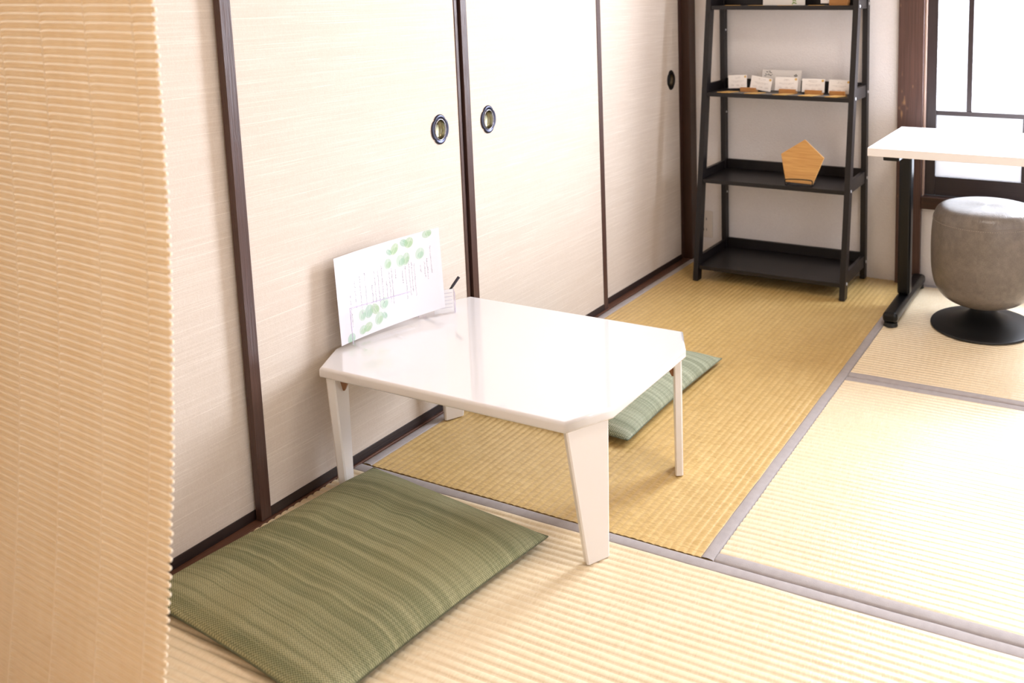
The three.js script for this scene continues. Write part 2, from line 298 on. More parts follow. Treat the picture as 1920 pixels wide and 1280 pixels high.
tatami('pale tatami mat at the right edge beside the near mat', 1.839, 2.749, ZA1, 2.2545, false, M.tatamiNew, 0.0165, 0.0030);
tatami('pale tatami mat behind the hanging blind', XA0, 1.839, ZA1 + 0.91, 2.2545, true, M.tatamiNew, 0.0165, 0.0030);
tatami('pale tatami mat along the front wall', XA0, 1.839, 2.2545, 3.1645, true, M.tatamiNew, 0.0165, 0.0030);
tatami('pale tatami mat in the front corner', 1.839, 2.749, 2.2545, ZF, false, M.tatamiNew, 0.0165, 0.0030);

// ------------------------------------------------------------------ sliding paper doors
function lobed(rx, ry, k, n = 64) { const p = []; for (let i = 0; i < n; i++) { const t = i / n * 2 * Math.PI, s = 1 - k + k * Math.pow(Math.abs(Math.cos(2 * t)), 0.36); p.push(new THREE.Vector2(rx * s * Math.cos(t), ry * s * Math.sin(t))); } return p; }
function loops(rings, close) {                                   // skin through rings of equal count: [x(out), pts]
  const pos = [], idx = [], n = rings[0][1].length;
  for (const [x, pts] of rings) for (const q of pts) pos.push(q.x, q.y, x);
  for (let r = 0; r < rings.length - 1; r++) for (let i = 0; i < n; i++) { const a = r * n + i, b = r * n + (i + 1) % n; idx.push(a, b, a + n, b, b + n, a + n); }
  if (close) { const c = pos.length / 3, l = (rings.length - 1) * n; pos.push(0, 0, rings[rings.length - 1][0]); for (let i = 0; i < n; i++) idx.push(l + i, l + (i + 1) % n, c); }
  const g = new THREE.BufferGeometry(); g.setAttribute('position', new THREE.Float32BufferAttribute(pos, 3)); g.setIndex(idx); g.computeVertexNormals(); return g;
}
const DOOR_H = 1.768, PX = 0.0185;                               // door thickness
function slidingDoor(n, label, z0, z1, face, pullZ, dark, joint) {      // room face at x = face
  const g = setting('door_' + n, label, 'sliding door'), sw = 0.0235, rail = 0.0225, y0 = 0.0008, hh = 0.742;
  // paper panel: extruded outline with a hole for the pull; local shape x = -z
  const sh = new THREE.Shape([[-z1 + sw, rail], [-z0 - sw, rail], [-z0 - sw, DOOR_H - rail], [-z1 + sw, DOOR_H - rail]].map((q) => new THREE.Vector2(...q)));
  const hole = new THREE.Path(); hole.absellipse(-pullZ, hh, 0.0200, 0.0264, 0, Math.PI * 2, true); sh.holes.push(hole);
  const pg = new THREE.ExtrudeGeometry(sh, { depth: 0.012, bevelEnabled: false, curveSegments: 32 }); pg.rotateY(Math.PI / 2); pg.translate(face - 0.0145, 0, 0);
  part('paper_panel', pg, M.paper, g);
  for (const [a, b] of [[joint ? z0 + 0.013 : z0, z0 + sw], [z1 - sw, z1]]) part('stile', box(face - PX + 0.001, face, y0, DOOR_H, a, b, 0.0012), M.stile, g);
  if (joint) part('meeting_groove', box(face - PX + 0.001, face - 0.009, y0, DOOR_H, z0, z0 + 0.0131, 0.0005), M.rail, g).userData.label = 'dark groove where the two doors meet';
  part('bottom_rail', box(face - PX + 0.0015, face - 0.0006, y0, rail, z0 + sw, z1 - sw, 0.001), M.rail, g).userData.label = 'dark lacquered bottom rail';
  part('top_rail', box(face - PX + 0.0015, face - 0.0006, DOOR_H - rail, DOOR_H, z0 + sw, z1 - sw, 0.001), M.rail, g);
  // oval finger pull with a four-lobed rim and a sunk cup
  const e = (rx, ry) => lobed(rx, ry, 0), at = (o) => { o.rotation.y = Math.PI / 2; o.position.set(face - 0.0025, hh, pullZ); return o; };
  const rim = at(part('finger_pull', loops([[0.0002, lobed(0.0315, 0.0390, 0.12)], [0.0024, lobed(0.0312, 0.0386, 0.12)], [0.0042, lobed(0.0290, 0.0362, 0.11)], [0.0040, lobed(0.0262, 0.0330, 0.07)], [0.0030, e(0.0222, 0.0288)], [0.0024, e(0.0210, 0.0276)]]), dark ? M.darkBezel : M.bezel, g));
  rim.userData.label = dark ? 'blackened oval finger pull' : 'pewter oval finger pull with lobed rim';
  part('inner_ring', loops([[0.0022, e(0.0214, 0.0280)], [0.0042, e(0.0206, 0.0272)], [0.0042, e(0.0190, 0.0254)], [0.0012, e(0.0182, 0.0246)]]), dark ? M.darkBezel : M.bezelRing, rim);
  part('cup', loops([[0.0012, e(0.0184, 0.0248)], [-0.004, e(0.0172, 0.0234)], [-0.0078, e(0.0136, 0.0188)], [-0.0088, e(0.0072, 0.0102)]], true), dark ? M.darkCup : M.cup, rim);
  return g;
}
const FACE = 0.0145, BK = FACE - 0.0195;
slidingDoor(1, 'cream paper sliding door behind the hanging blind, nearest the camera', 0.6715, 1.352, BK, 1.25, true);
slidingDoor(2, 'cream paper sliding door beside the low table with pull at its far end', 0.0165, 0.6990, FACE, 0.1125, false, true);
slidingDoor(3, 'cream paper sliding door behind the low table with pull at its near end', -0.6680, 0.0155, FACE, -0.0785, false);
slidingDoor(4, 'cream paper sliding door next to the corner post, set back', -1.2925, -0.6420, BK, -1.2020, true);
slidingDoor(5, 'cream paper sliding door behind the camera side of the blind', 1.330, 2.03, FACE, 1.9, true);

// ------------------------------------------------------------------ low white folding table
{
  const cx = 0.392, cz = 0.3475, hx = 0.361, hz = 0.2415, ax = 0.053, az = 0.088, top = 0.306, th = 0.024;
  const t = thing('low_table', 'glossy white low folding table with clipped corners on the tatami', 'table', [cx, 0, cz]);
  const oct = (i) => [[hx - i, hz - az - i * 0.3], [hx - ax - i * 0.3, hz - i], [-hx + ax + i * 0.3, hz - i], [-hx + i, hz - az - i * 0.3], [-hx + i, -hz + az + i * 0.3], [-hx + ax + i * 0.3, -hz + i], [hx - ax - i * 0.3, -hz + i], [hx - i, -hz + az + i * 0.3]];
  const sh = new THREE.Shape(oct(0.0065).map(([x, z]) => new THREE.Vector2(x, z)));
  const g = new THREE.ExtrudeGeometry(sh, { depth: th - 0.013, bevelEnabled: true, bevelThickness: 0.0065, bevelSize: 0.0065, bevelSegments: 5, curveSegments: 4 });
  g.rotateX(Math.PI / 2); g.translate(0, top - 0.0065, 0);
  g.deleteAttribute('normal'); g.deleteAttribute('uv'); const tg = mergeVertices(g, 1e-5); tg.computeVertexNormals();   // area weighted: the flat top stays flat
  part('table_top', tg, M.whiteGloss, t);
  // each leg is a tapered board standing under a clipped corner
  const bottomY = top - th + 0.0005;
  for (const [sx, sz] of [[1, 1], [1, -1], [-1, 1], [-1, -1]]) {
    const A = [sx * (hx - 0.006), sz * (hz - az)], B = [sx * (hx - ax), sz * (hz - 0.006)];           // A: the side that stays upright
    const L = Math.hypot(B[0] - A[0], B[1] - A[1]), d = [(B[0] - A[0]) / L, (B[1] - A[1]) / L], n = [-sx * Math.abs(d[1]), -sz * Math.abs(d[0])], T = 0.018, off = 0.004;
    const P = (s, k, y) => [A[0] + d[0] * s + n[0] * (off + k), y, A[1] + d[1] * s + n[1] * (off + k)];
    const sg = sx * sz > 0 ? [[0, 0], [1, 0], [1, 1], [0, 1]] : [[0, 0], [0, 1], [1, 1], [1, 0]];
    const poly = (a, b, y, q) => { const pts = [[a + q, 0], [b - q, 0], [b, q], [b, T - q], [b - q, T], [a + q, T], [a, T - q], [a, q]]; const r = pts.map(([s, k]) => P(s, k, y)); return sx * sz > 0 ? r : r.reverse(); };
    const leg = part('leg', ruled(poly(0.008, 0.056, 0, 0.003).map((q) => [q[0] - n[0] * 0, q[1], q[2]]), poly(0.002, L - 0.003, bottomY, 0.003)), M.whiteLeg, t);
    // brown folding bracket inside the leg
    const c = P(L * 0.55, T, bottomY), h = ruled([P(L * 0.35, T, bottomY - 0.056), P(L * 0.45, T, bottomY - 0.056), P(L * 0.45, T + 0.004, bottomY - 0.056), P(L * 0.35, T + 0.004, bottomY - 0.056)].map((q) => q), [P(L * 0.35, T, bottomY), P(L * 0.75, T, bottomY), P(L * 0.75, T + 0.03, bottomY), P(L * 0.35, T + 0.03, bottomY)]);
    part('folding_bracket', h, M.hinge, leg).userData.label = 'brown metal folding bracket';
  }
}

// ------------------------------------------------------------------ rush cushions
function cushion(label, mat, corners, H, s0) {                   // corners FL, FR, NR, NL as [x, z]; stripes run FL to FR
  const c = [0, 1].map((k) => corners.reduce((a, q) => a + q[k], 0) / 4), w1 = vnoise(9, 7, s0), w2 = vnoise(24, 20, s0 + 1);
  const o = thing('floor_cushion', label, 'cushion', [c[0], 0, c[1]], 0, 'green striped floor cushions');
  const N = 72, ease = (u) => Math.sign(u) * (1 - Math.pow(1 - Math.abs(u), 1.6)), L = [Math.hypot(corners[1][0] - corners[0][0], corners[1][1] - corners[0][1]), Math.hypot(corners[3][0] - corners[0][0], corners[3][1] - corners[0][1])];
  const skin = (side) => {
    const pos = [], uv = [], idx = [];
    for (let j = 0; j <= N; j++) for (let i = 0; i <= N; i++) {
      const u = ease(-1 + 2 * i / N), v = ease(-1 + 2 * j / N), U = u * (1 - 0.028 * (1 - v * v)), V = v * (1 - 0.028 * (1 - u * u));
      const a = (U + 1) / 2, b = (V + 1) / 2, P = [0, 1].map((k) => (corners[0][k] * (1 - a) + corners[1][k] * a) * (1 - b) + (corners[3][k] * (1 - a) + corners[2][k] * a) * b - c[k]);
      const f = Math.pow(Math.max(0, (1 - Math.pow(Math.abs(u), 4.5)) * (1 - Math.pow(Math.abs(v), 4.5))), 0.55);
      const soft = 0.82 + 0.18 * (1 - (u * u + v * v) / 2), wr = (w1(a, b) - 0.5) * 0.006 + (w2(a, b) - 0.5) * 0.0022;
      pos.push(P[0], side > 0 ? 0.0135 + f * (H * soft + wr) : 0.0135 - 0.0118 * f, P[1]); uv.push(a * L[0], b * L[1]);
    }
    for (let j = 0; j < N; j++) for (let i = 0; i < N; i++) { const q = j * (N + 1) + i, r = q + N + 1; side > 0 ? idx.push(q, r, q + 1, q + 1, r, r + 1) : idx.push(q, q + 1, r, q + 1, r + 1, r); }
    const g = new THREE.BufferGeometry(); g.setAttribute('position', new THREE.Float32BufferAttribute(pos, 3)); g.setAttribute('uv', new THREE.Float32BufferAttribute(uv, 2)); g.setIndex(idx); g.computeVertexNormals(); return g;
  };
  part('cover', skin(1), mat, o); part('underside', skin(-1), mat, o);
  const e = []; const K = 24;
  for (let s = 0; s < 4; s++) for (let i = 0; i < K; i++) { const t = ease(-1 + 2 * i / K), bow = 1 - 0.028 * (1 - t * t), uvp = [[t, -bow], [bow, t], [-t, bow], [-bow, -t]][s], a = (uvp[0] + 1) / 2, b = (uvp[1] + 1) / 2; e.push([0, 1].map((k) => (corners[0][k] * (1 - a) + corners[1][k] * a) * (1 - b) + (corners[3][k] * (1 - a) + corners[2][k] * a) * b - c[k])); }
  part('seam', tube(e.map(([x, z]) => [x, 0.0135, z]), 0.0017, 240, 6, true), mat, o);
  return o;
}
cushion('large green striped floor cushion in front of the low table', M.cushion, [[0.083, 0.462], [0.604, 0.519], [0.546, 1.022], [0.024, 0.962]], 0.043, 301);
cushion('blue green striped floor cushion on the far side of the low table', M.cushionBlue, [[0.045, -0.372], [0.565, -0.406], [0.556, 0.122], [0.036, 0.110]], 0.047, 311);

// ------------------------------------------------------------------ black ladder shelf
const SH = { xl: 0.152, xr: 0.746, w: 0.020, levels: [0.052, 0.376, 0.700, 1.024, 1.348], fz: (y) => -1.050 - 0.137 * y, rz: -1.345, top: 1.40 };
{
  const s = thing('ladder_shelf', 'black wooden four tier ladder shelf against the white back wall', 'shelf', [0, 0, 0]);
  const X = [[SH.xl, SH.xl + SH.w], [SH.xr - SH.w, SH.xr]];
  for (const [a, b] of X) {
    const f0 = SH.fz(0), f1 = SH.fz(SH.top), d = 0.034;
    part('leg', ruled([[a, 0, f0], [b, 0, f0], [b, 0, f0 - d], [a, 0, f0 - d]].reverse(), [[a, SH.top, f1], [b, SH.top, f1], [b, SH.top, f1 - d], [a, SH.top, f1 - d]].reverse()), M.shelf, s);
    part('leg', box(a, b, 0, SH.top, SH.rz, SH.rz + 0.030, 0.0015), M.shelf, s);
  }
  for (const y of SH.levels) {
    const f = SH.fz(y) - 0.004;
    const board = part('shelf_board', box(SH.xl + SH.w + 0.0005, SH.xr - SH.w - 0.0005, y - 0.009, y + 0.006, SH.rz + 0.002, f, 0.0015), M.shelf, s);
    part('back_rim', box(SH.xl + SH.w + 0.0005, SH.xr - SH.w - 0.0005, y + 0.006, y + 0.044, SH.rz + 0.002, SH.rz + 0.014, 0.0015), M.shelf, board);
    X.forEach(([a, b], k) => {
      const rail = part('side_rail', box(a + 0.003, b - 0.003, y - 0.006, y + 0.038, SH.rz + 0.0305, f - 0.033, 0.0015), M.shelf, s);
      const out = k ? b : a, sg = k ? 1 : -1;
      for (const [z, yy] of [[f - 0.013, y + 0.004], [SH.rz + 0.016, y + 0.012]]) { const c = new THREE.CylinderGeometry(0.0050, 0.0056, 0.002, 14); c.rotateZ(Math.PI / 2); c.translate(out + sg * 0.001, yy, z); part('screw', c, M.screw, rail); }
      const c2 = new THREE.CylinderGeometry(0.004, 0.004, 0.002, 14); c2.rotateZ(Math.PI / 2); c2.translate((k ? a : b) - sg * 0.001, y - 0.09, SH.rz + 0.016); part('screw', c2, M.screw, rail);
    });
  }
}

// ------------------------------------------------------------------ printed matter
function canvasTex(w, h, draw) { const c = document.createElement('canvas'); c.width = w; c.height = h; const x = c.getContext('2d'); draw(x, w, h); const t = new THREE.CanvasTexture(c); t.colorSpace = THREE.SRGBColorSpace; t.magFilter = THREE.LinearFilter; return t; }
const marks = (x, px, py, len, step, size, vertical, color) => { x.fillStyle = color; for (let i = 0; i < len; i += step) { const k = size * rr(0.5, 1); const a = vertical ? px + rr(-0.3, 0.3) * size : px + i, b = vertical ? py + i : py + rr(-0.3, 0.3) * size; x.fillRect(a, b, k, k * 0.35); if (rnd() < 0.7) x.fillRect(a + k * 0.3, b - k * 0.2, k * 0.3, k); if (rnd() < 0.5) x.fillRect(a, b + k * 0.5, k * 0.8, k * 0.25); } };
function cardTex(i) {
  return canvasTex(352, 224, (x, w, h) => {
    x.fillStyle = '#efebe8'; x.fillRect(0, 0, w, h);
    marks(x, w * 0.5 - [46, 60, 34, 78, 26][i], 34, [92, 120, 68, 156, 52][i], 13, 9, false, '#6b625e'); marks(x, w * 0.5 - 45, 56, 90, 8, 6, false, '#5c5350');
    marks(x, 62, 98, 230, 7, 6, false, '#57504d'); marks(x, 96, 116, 160, 7, 6, false, '#6d6461');
    for (const k of [0, 1, 2]) { marks(x, 58 + k * 98, 158, 44, 8, 5, false, '#a0655e'); marks(x, 48 + k * 98, 174, 62, 7, 7, false, '#5f5855'); }
    x.fillStyle = '#c79a45'; x.beginPath(); x.arc(w - 32, 30, 19, 0, 7); x.fill(); x.fillStyle = '#e0bd74'; x.beginPath(); x.arc(w - 32, 30, 12, 0, 7); x.fill(); marks(x, w - 40, 29, 16, 5, 5, false, '#a87d2e');
  });
}
const leafSheetTex = canvasTex(1040, 780, (x, w, h) => {
  x.fillStyle = '#dedbe0'; x.fillRect(0, 0, w, h);
  const leaf = (px, py, rx, ry, a, c1, c2) => { x.save(); x.translate(px * w, py * h); x.rotate(a); x.globalAlpha = 0.55; x.fillStyle = c1; x.beginPath(); x.ellipse(0, 0, rx * w, ry * w, 0, 0, 7); x.fill(); x.globalAlpha = 0.35; x.fillStyle = c2; x.beginPath(); x.ellipse(rx * w * 0.25, ry * w * 0.2, rx * w * 0.62, ry * w * 0.6, 0.4, 0, 7); x.fill(); x.globalAlpha = 0.5; x.strokeStyle = '#eef3ea'; x.lineWidth = 3; x.beginPath(); x.moveTo(0, -ry * w); x.lineTo(0, ry * w); x.stroke(); x.restore(); };
  const G = ['#9dbfa2', '#8cb59a', '#98ba8d', '#a8c8ae'], D = ['#88ae78', '#7fae90'];
  [[0.500, 0.265, 0.034, 0.046, 0.1], [0.520, 0.135, 0.022, 0.034, -0.7], [0.572, 0.115, 0.034, 0.052, 0.5], [0.62, 0.275, 0.040, 0.054, 0], [0.672, 0.270, 0.034, 0.056, 0.25], [0.665, 0.075, 0.032, 0.040, -0.9], [0.712, 0.088, 0.040, 0.048, 0.5], [0.805, 0.255, 0.042, 0.052, 0.3], [0.885, 0.040, 0.046, 0.036, -0.3],
   [0.285, 0.735, 0.040, 0.058, 0.2], [0.345, 0.735, 0.036, 0.050, -0.4], [0.435, 0.705, 0.040, 0.052, 0.2], [0.375, 0.860, 0.040, 0.056, 0.3], [0.43, 0.85, 0.022, 0.034, -0.4], [0.265, 0.910, 0.036, 0.044, 0.9], [0.22, 0.75, 0.035, 0.05, 0], [0.215, 0.92, 0.034, 0.04, 0.5], [0.10, 0.965, 0.036, 0.046, 0.3]].forEach((q, i) => leaf(...q, G[i % 4], D[i % 2]));
  const col = [[0.90, 0.20, 0.33], [0.862, 0.34, 0.26], [0.838, 0.37, 0.20], [0.80, 0.40, 0.09], [0.74, 0.36, 0.40], [0.715, 0.33, 0.36], [0.69, 0.30, 0.42], [0.655, 0.36, 0.40], [0.625, 0.40, 0.14], [0.56, 0.36, 0.10], [0.525, 0.33, 0.42], [0.50, 0.36, 0.38], [0.47, 0.45, 0.22], [0.43, 0.26, 0.46], [0.395, 0.30, 0.44], [0.36, 0.30, 0.36], [0.33, 0.45, 0.30], [0.27, 0.28, 0.38], [0.22, 0.30, 0.44], [0.17, 0.34, 0.30], [0.12, 0.48, 0.36]];
  for (const [a, b, l] of col) marks(x, a * w, b * h, l * h, 12, 9, true, '#5f566c');
});
const leafletTex = canvasTex(512, 384, (x, w, h) => {
  x.fillStyle = '#e9e4df'; x.fillRect(0, 0, w, h);
  x.fillStyle = '#3c3a38'; for (const [a, b, r, q] of [[62, 40, 15, 0.5], [92, 28, 13, -0.5], [112, 52, 15, 0.2], [50, 84, 13, 0.9], [84, 92, 15, -0.2], [108, 104, 16, 0.6], [40, 112, 12, 0.1], [128, 90, 11, -0.8]]) { x.save(); x.translate(a, b); x.rotate(q); x.beginPath(); x.ellipse(0, 0, r, r * 0.42, 0, 0, 7); x.fill(); x.restore(); }
  x.strokeStyle = '#57544f'; x.lineWidth = 3; x.beginPath(); x.moveTo(34, 126); x.quadraticCurveTo(80, 80, 110, 22); x.stroke();
  x.fillStyle = '#6d6a62'; for (const [a, b] of [[422, 96], [440, 80], [436, 108], [452, 100]]) { x.beginPath(); x.ellipse(a, b, 9, 13, 0.5, 0, 7); x.fill(); }
  marks(x, 190, 106, 180, 10, 8, false, '#8c7d76'); for (let k = 0; k < 14; k++) marks(x, 90, 150 + k * 15, 330, 9, 6, false, '#9a908a');
});
const leafletGreenTex = canvasTex(512, 320, (x, w, h) => {
  x.fillStyle = '#e6e3dd'; x.fillRect(0, 0, w, h); marks(x, 60, 60, 330, 12, 9, false, '#77706a'); for (let k = 0; k < 7; k++) marks(x, 60, 110 + k * 18, 300, 10, 6, false, '#938b85');
  x.fillStyle = '#7f9a55'; for (const [a, b, q] of [[380, 292, 0.4], [372, 268, -0.5], [392, 270, 0.8], [366, 300, -0.9], [398, 300, 0.2]]) { x.save(); x.translate(a, b); x.rotate(q); x.beginPath(); x.ellipse(0, 0, 16, 7, 0, 0, 7); x.fill(); x.restore(); }
});
function sheetGeo(w, h, t, bend = 0, n = 12) {                   // thin bent sheet: x width (centred), y height (from 0), front +z, uv 0..1
  const pos = [], uv = [], idx = [];
  for (const s of [1, -1]) for (let j = 0; j <= 6; j++) for (let i = 0; i <= n; i++) { const a = i / n, b = j / 6, x = (a - 0.5) * w, z = bend * (1 - 4 * (a - 0.5) * (a - 0.5)) + s * t / 2; pos.push(x, b * h, z); uv.push(a, b); }
  const m = (n + 1) * 7;
  for (let j = 0; j < 6; j++) for (let i = 0; i < n; i++) { const a = j * (n + 1) + i, b = a + n + 1; idx.push(a, a + 1, b, a + 1, b + 1, b, m + a, m + b, m + a + 1, m + a + 1, m + b, m + b + 1); }
  const rim = [...Array(n + 1).keys()], topR = rim.map((i) => 6 * (n + 1) + i), L = [0, 1, 2, 3, 4, 5, 6].map((j) => j * (n + 1)), R = L.map((q) => q + n);
  for (const [e, f] of [[rim, 0], [topR, 1], [L, 1], [R, 0]]) for (let i = 0; i < e.length - 1; i++) { const a = e[i], b = e[i + 1]; f ? idx.push(a, b, m + a, b, m + b, m + a) : idx.push(a, m + a, b, b, m + a, m + b); }
  const g = new THREE.BufferGeometry(); g.setAttribute('position', new THREE.Float32BufferAttribute(pos, 3)); g.setAttribute('uv', new THREE.Float32BufferAttribute(uv, 2)); g.setIndex(idx); g.computeVertexNormals(); return g;
}
function single(name, label, category, g, m, pos, turn = 0, tilt = 0, roll = 0, group) {
  const o = part(numbered(name), g, m, scene); o.rotation.order = 'YXZ'; o.rotation.set(tilt, turn, roll); o.position.set(...pos); o.userData = { label, category }; if (group) o.userData.group = group; return o;
}

// name cards in wooden blocks on the third tier
{
  const y = SH.levels[2] + 0.0062, zc = -1.222, G = 'price cards on the ladder shelf', names = ['leftmost white card, leaning left, on the card tier of shelf', 'second white card from left, leaning right, on card tier', 'middle of the five white cards on card tier', 'second white card from right on card tier', 'rightmost white card on card tier beside the shelf leg'];
  [[0.268, 0.012, 0.055, 0.076], [0.360, 0.008, -0.13, 0.084], [0.465, 0.010, 0.0, 0.089], [0.570, 0.008, 0.0, 0.087], [0.669, 0.007, -0.02, 0.080]].forEach(([x, dy, roll, w], i) => {
    const o = single('price_card', names[i], 'card', sheetGeo(w, 0.050, 0.0006, 0, 2), std({ color: 0xffffff, roughness: 0.8, map: cardTex(i) }), [x, y + dy, zc + 0.001 * i], 0.02, -0.14, roll, G);
  });
  const HL = ['wooden block holding the two leaning left cards', 'wooden block under the middle card', 'wooden block under the second card from right', 'wooden block under the rightmost card'];
  [[0.316, 0.062], [0.473, 0.064], [0.574, 0.064], [0.665, 0.058]].forEach(([x, w], i) => {
    const h = thing('card_holder', HL[i], 'card holder', [x, y, zc + 0.003], 0, 'wooden card holders');
    part('block', [box(-w / 2, w / 2, 0, 0.017, 0.003, 0.014, 0.001), box(-w / 2, w / 2, 0, 0.007, -0.010, 0.003, 0.001), box(-w / 2, w / 2, 0.0, 0.015, -0.014, -0.009, 0.001)], M.holder, h);
  });
  const PL = ['kraft sample slip in front of the leftmost card', 'kraft sample slip in front of the second card from left', 'kraft sample slip in front of the middle card', 'kraft sample slip in front of the second card from right', 'kraft sample slip in front of the rightmost card'];
  const SL = PL.map((q) => q.replace('kraft', 'grey'));
  [0.262, 0.372, 0.484, 0.584, 0.684].forEach((x, i) => {
    const flat = (w, d, m, nm, lab, px, pz, ty) => { const q = new THREE.Shape([[-w / 2 - 0.012, 0], [w / 2 - 0.012, 0], [w / 2 + 0.012, d], [-w / 2 + 0.012, d]].map((k) => new THREE.Vector2(...k))); const g = new THREE.ExtrudeGeometry(q, { depth: 0.0022, bevelEnabled: false }); g.rotateX(-Math.PI / 2); single(nm, lab, 'paper slip', g, m, [px, ty, pz], 0, 0.0, 0, 'sample slips on card tier'); };
    flat(0.046, 0.046, M.kraft, 'sample_slip', PL[i], x - 0.014, -1.1535, y + 0.0008);
    if (i < 4) flat(0.040, 0.040, M.slip, 'sample_slip', SL[i], x + 0.040, -1.1535, y + 0.0004);
  });
  // leaflet standing behind the cards
  single('leaflet', 'white leaflet with ink sprigs standing behind the cards', 'leaflet', sheetGeo(0.158, 0.079, 0.0008, 0, 2), std({ color: 0xffffff, roughness: 0.5, map: leafletTex }), [0.418, y + 0.0008, -1.288], 0.02, -0.2);
}
// pentagon board on a wire easel, second tier
{
  const y = SH.levels[1] + 0.0062, e = thing('wire_easel', 'small black wire easel holding the pentagon board', 'easel', [0.548, y + 0.0014, -1.142], 0.12), r = 0.0021;
  const g = [tube([[-0.050, 0.0020, 0.022], [-0.050, 0.020, 0.026], [-0.048, 0.022, 0.026], [0.048, 0.022, 0.026], [0.050, 0.020, 0.026], [0.050, 0.0018, 0.022]], r, 60), bar([-0.050, 0.0018, 0.022], [0.050, 0.0018, 0.022], r)];
  part('front_lip', g, M.blackPaint, e);
  for (const s of [-1, 1]) { part('side_arm', tube([[s * 0.046, 0.0018, 0.022], [s * 0.046, 0.0018, -0.05], [s * 0.046, 0.004, -0.054], [s * 0.044, 0.085, -0.034]], r, 40), M.blackPaint, e); }
  part('back_bar', bar([-0.044, 0.085, -0.034], [0.044, 0.085, -0.034], r), M.blackPaint, e);
  const k = [[0.003, 0.157], [0.078, 0.098], [0.046, 0.0], [-0.052, 0.0], [-0.079, 0.098]].map((q) => new THREE.Vector2(...q));
  const pg = new THREE.ExtrudeGeometry(new THREE.Shape(k), { depth: 0.009, bevelEnabled: true, bevelSize: 0.0012, bevelThickness: 0.0012, bevelSegments: 2 });
  single('pentagon_board', 'pale wooden pentagon board on the wire easel, second tier of shelf', 'wooden board', pg, M.pine, [0.5515, y + 0.0090, -1.1365], 0.12, -0.2, -0.05);
}
// things on the fourth tier, of which only the feet show
{
  const y = SH.levels[3] + 0.0062;
  single('leaflet', 'white leaflet with green sprig on the top visible tier', 'leaflet', sheetGeo(0.165, 0.11, 0.0008, 0, 2), std({ color: 0xffffff, roughness: 0.6, map: leafletGreenTex }), [0.440, y + 0.0008, -1.262], 0.03, -0.12);
  const h = thing('card_holder', 'wooden block on the top visible tier beside shelf leg', 'card holder', [0.655, y, -1.262], 0, 'wooden card holders');
  part('block', [box(-0.035, 0.035, 0, 0.022, 0.003, 0.014, 0.001), box(-0.035, 0.035, 0, 0.007, -0.010, 0.003, 0.001), box(-0.035, 0.035, 0, 0.020, -0.014, -0.009, 0.001)], M.holder, h);
  single('price_card', 'white card in the block on the top visible tier', 'card', sheetGeo(0.088, 0.052, 0.0006, 0, 2), std({ color: 0xffffff, roughness: 0.8, map: cardTex(2) }), [0.628, y + 0.0075, -1.2615], 0.02, -0.12, 0, 'price cards on the ladder shelf');
  [[0.25, 'kraft slip at the left front of the top visible tier'], [0.345, 'kraft slip left of the green leaflet on top visible tier'], [0.46, 'kraft slip in front of the green leaflet'], [0.58, 'kraft slip in front of the top tier wooden block']].forEach(([x, l]) => {
    const g = box(-0.028, 0.028, 0, 0.0012, -0.012, 0.012, 0.0003); single('sample_slip', l, 'paper slip', g, M.kraft, [x, y + 0.0003, -1.222], 0.15, 0, 0, 'sample slips on top tier');
  });
}

// ------------------------------------------------------------------ things on the low table
const TOP = 0.3062;
{
  // bent sheet with leaf print; stands in front of the pen box, held by the clear stand
  const A = [0.052, 0.500], B = [0.128, 0.252], mx = (A[0] + B[0]) / 2, mz = (A[1] + B[1]) / 2, w = Math.hypot(B[0] - A[0], B[1] - A[1]), turn = Math.atan2(-(B[1] - A[1]), B[0] - A[0]);
  const sg = sheetGeo(w, 0.198, 0.0005, -0.012, 20), p = sg.attributes.position;
  for (let i = 0; i < p.count; i++) p.setY(i, p.getY(i) + 0.017 * (p.getX(i) / w + 0.5));
  sg.computeVertexNormals();
  single('printed_sheet', 'white sheet printed with green leaves and vertical text on low table', 'paper', sg, std({ color: 0xffffff, roughness: 0.55, map: leafSheetTex, side: THREE.DoubleSide }), [mx, TOP + 0.008, mz], turn, -0.06);
  const s = thing('acrylic_stand', 'clear acrylic display stand in front of the printed sheet', 'display stand', [0.088, TOP, 0.415], turn);
  const th = 0.002;
  const plate = part('front_plate', box(-0.072, 0.072, 0.010, 0.092, 0.004, 0.004 + th, 0.0003), M.acrylic, s); plate.rotation.x = -0.06;
  const rim = part('plate_edge', [box(-0.0722, 0.0722, 0.0905, 0.0922, 0.0036, 0.0064, 0.0003), box(-0.0726, -0.0712, 0.010, 0.092, 0.0036, 0.0064, 0.0003)], M.acrylicEdge, s); rim.rotation.x = -0.06;
  part('ledge', box(-0.072, 0.072, 0.006, 0.008, -0.016, 0.018, 0.0003), M.acrylic, s);
  for (const k of [-0.06, 0.03]) { part('foot', [box(k - 0.004, k + 0.004, 0, 0.002, -0.018, 0.040, 0.0004), box(k - 0.004, k + 0.004, 0.002, 0.008, 0.016, 0.018, 0.0004)], M.acrylic, s); }
}
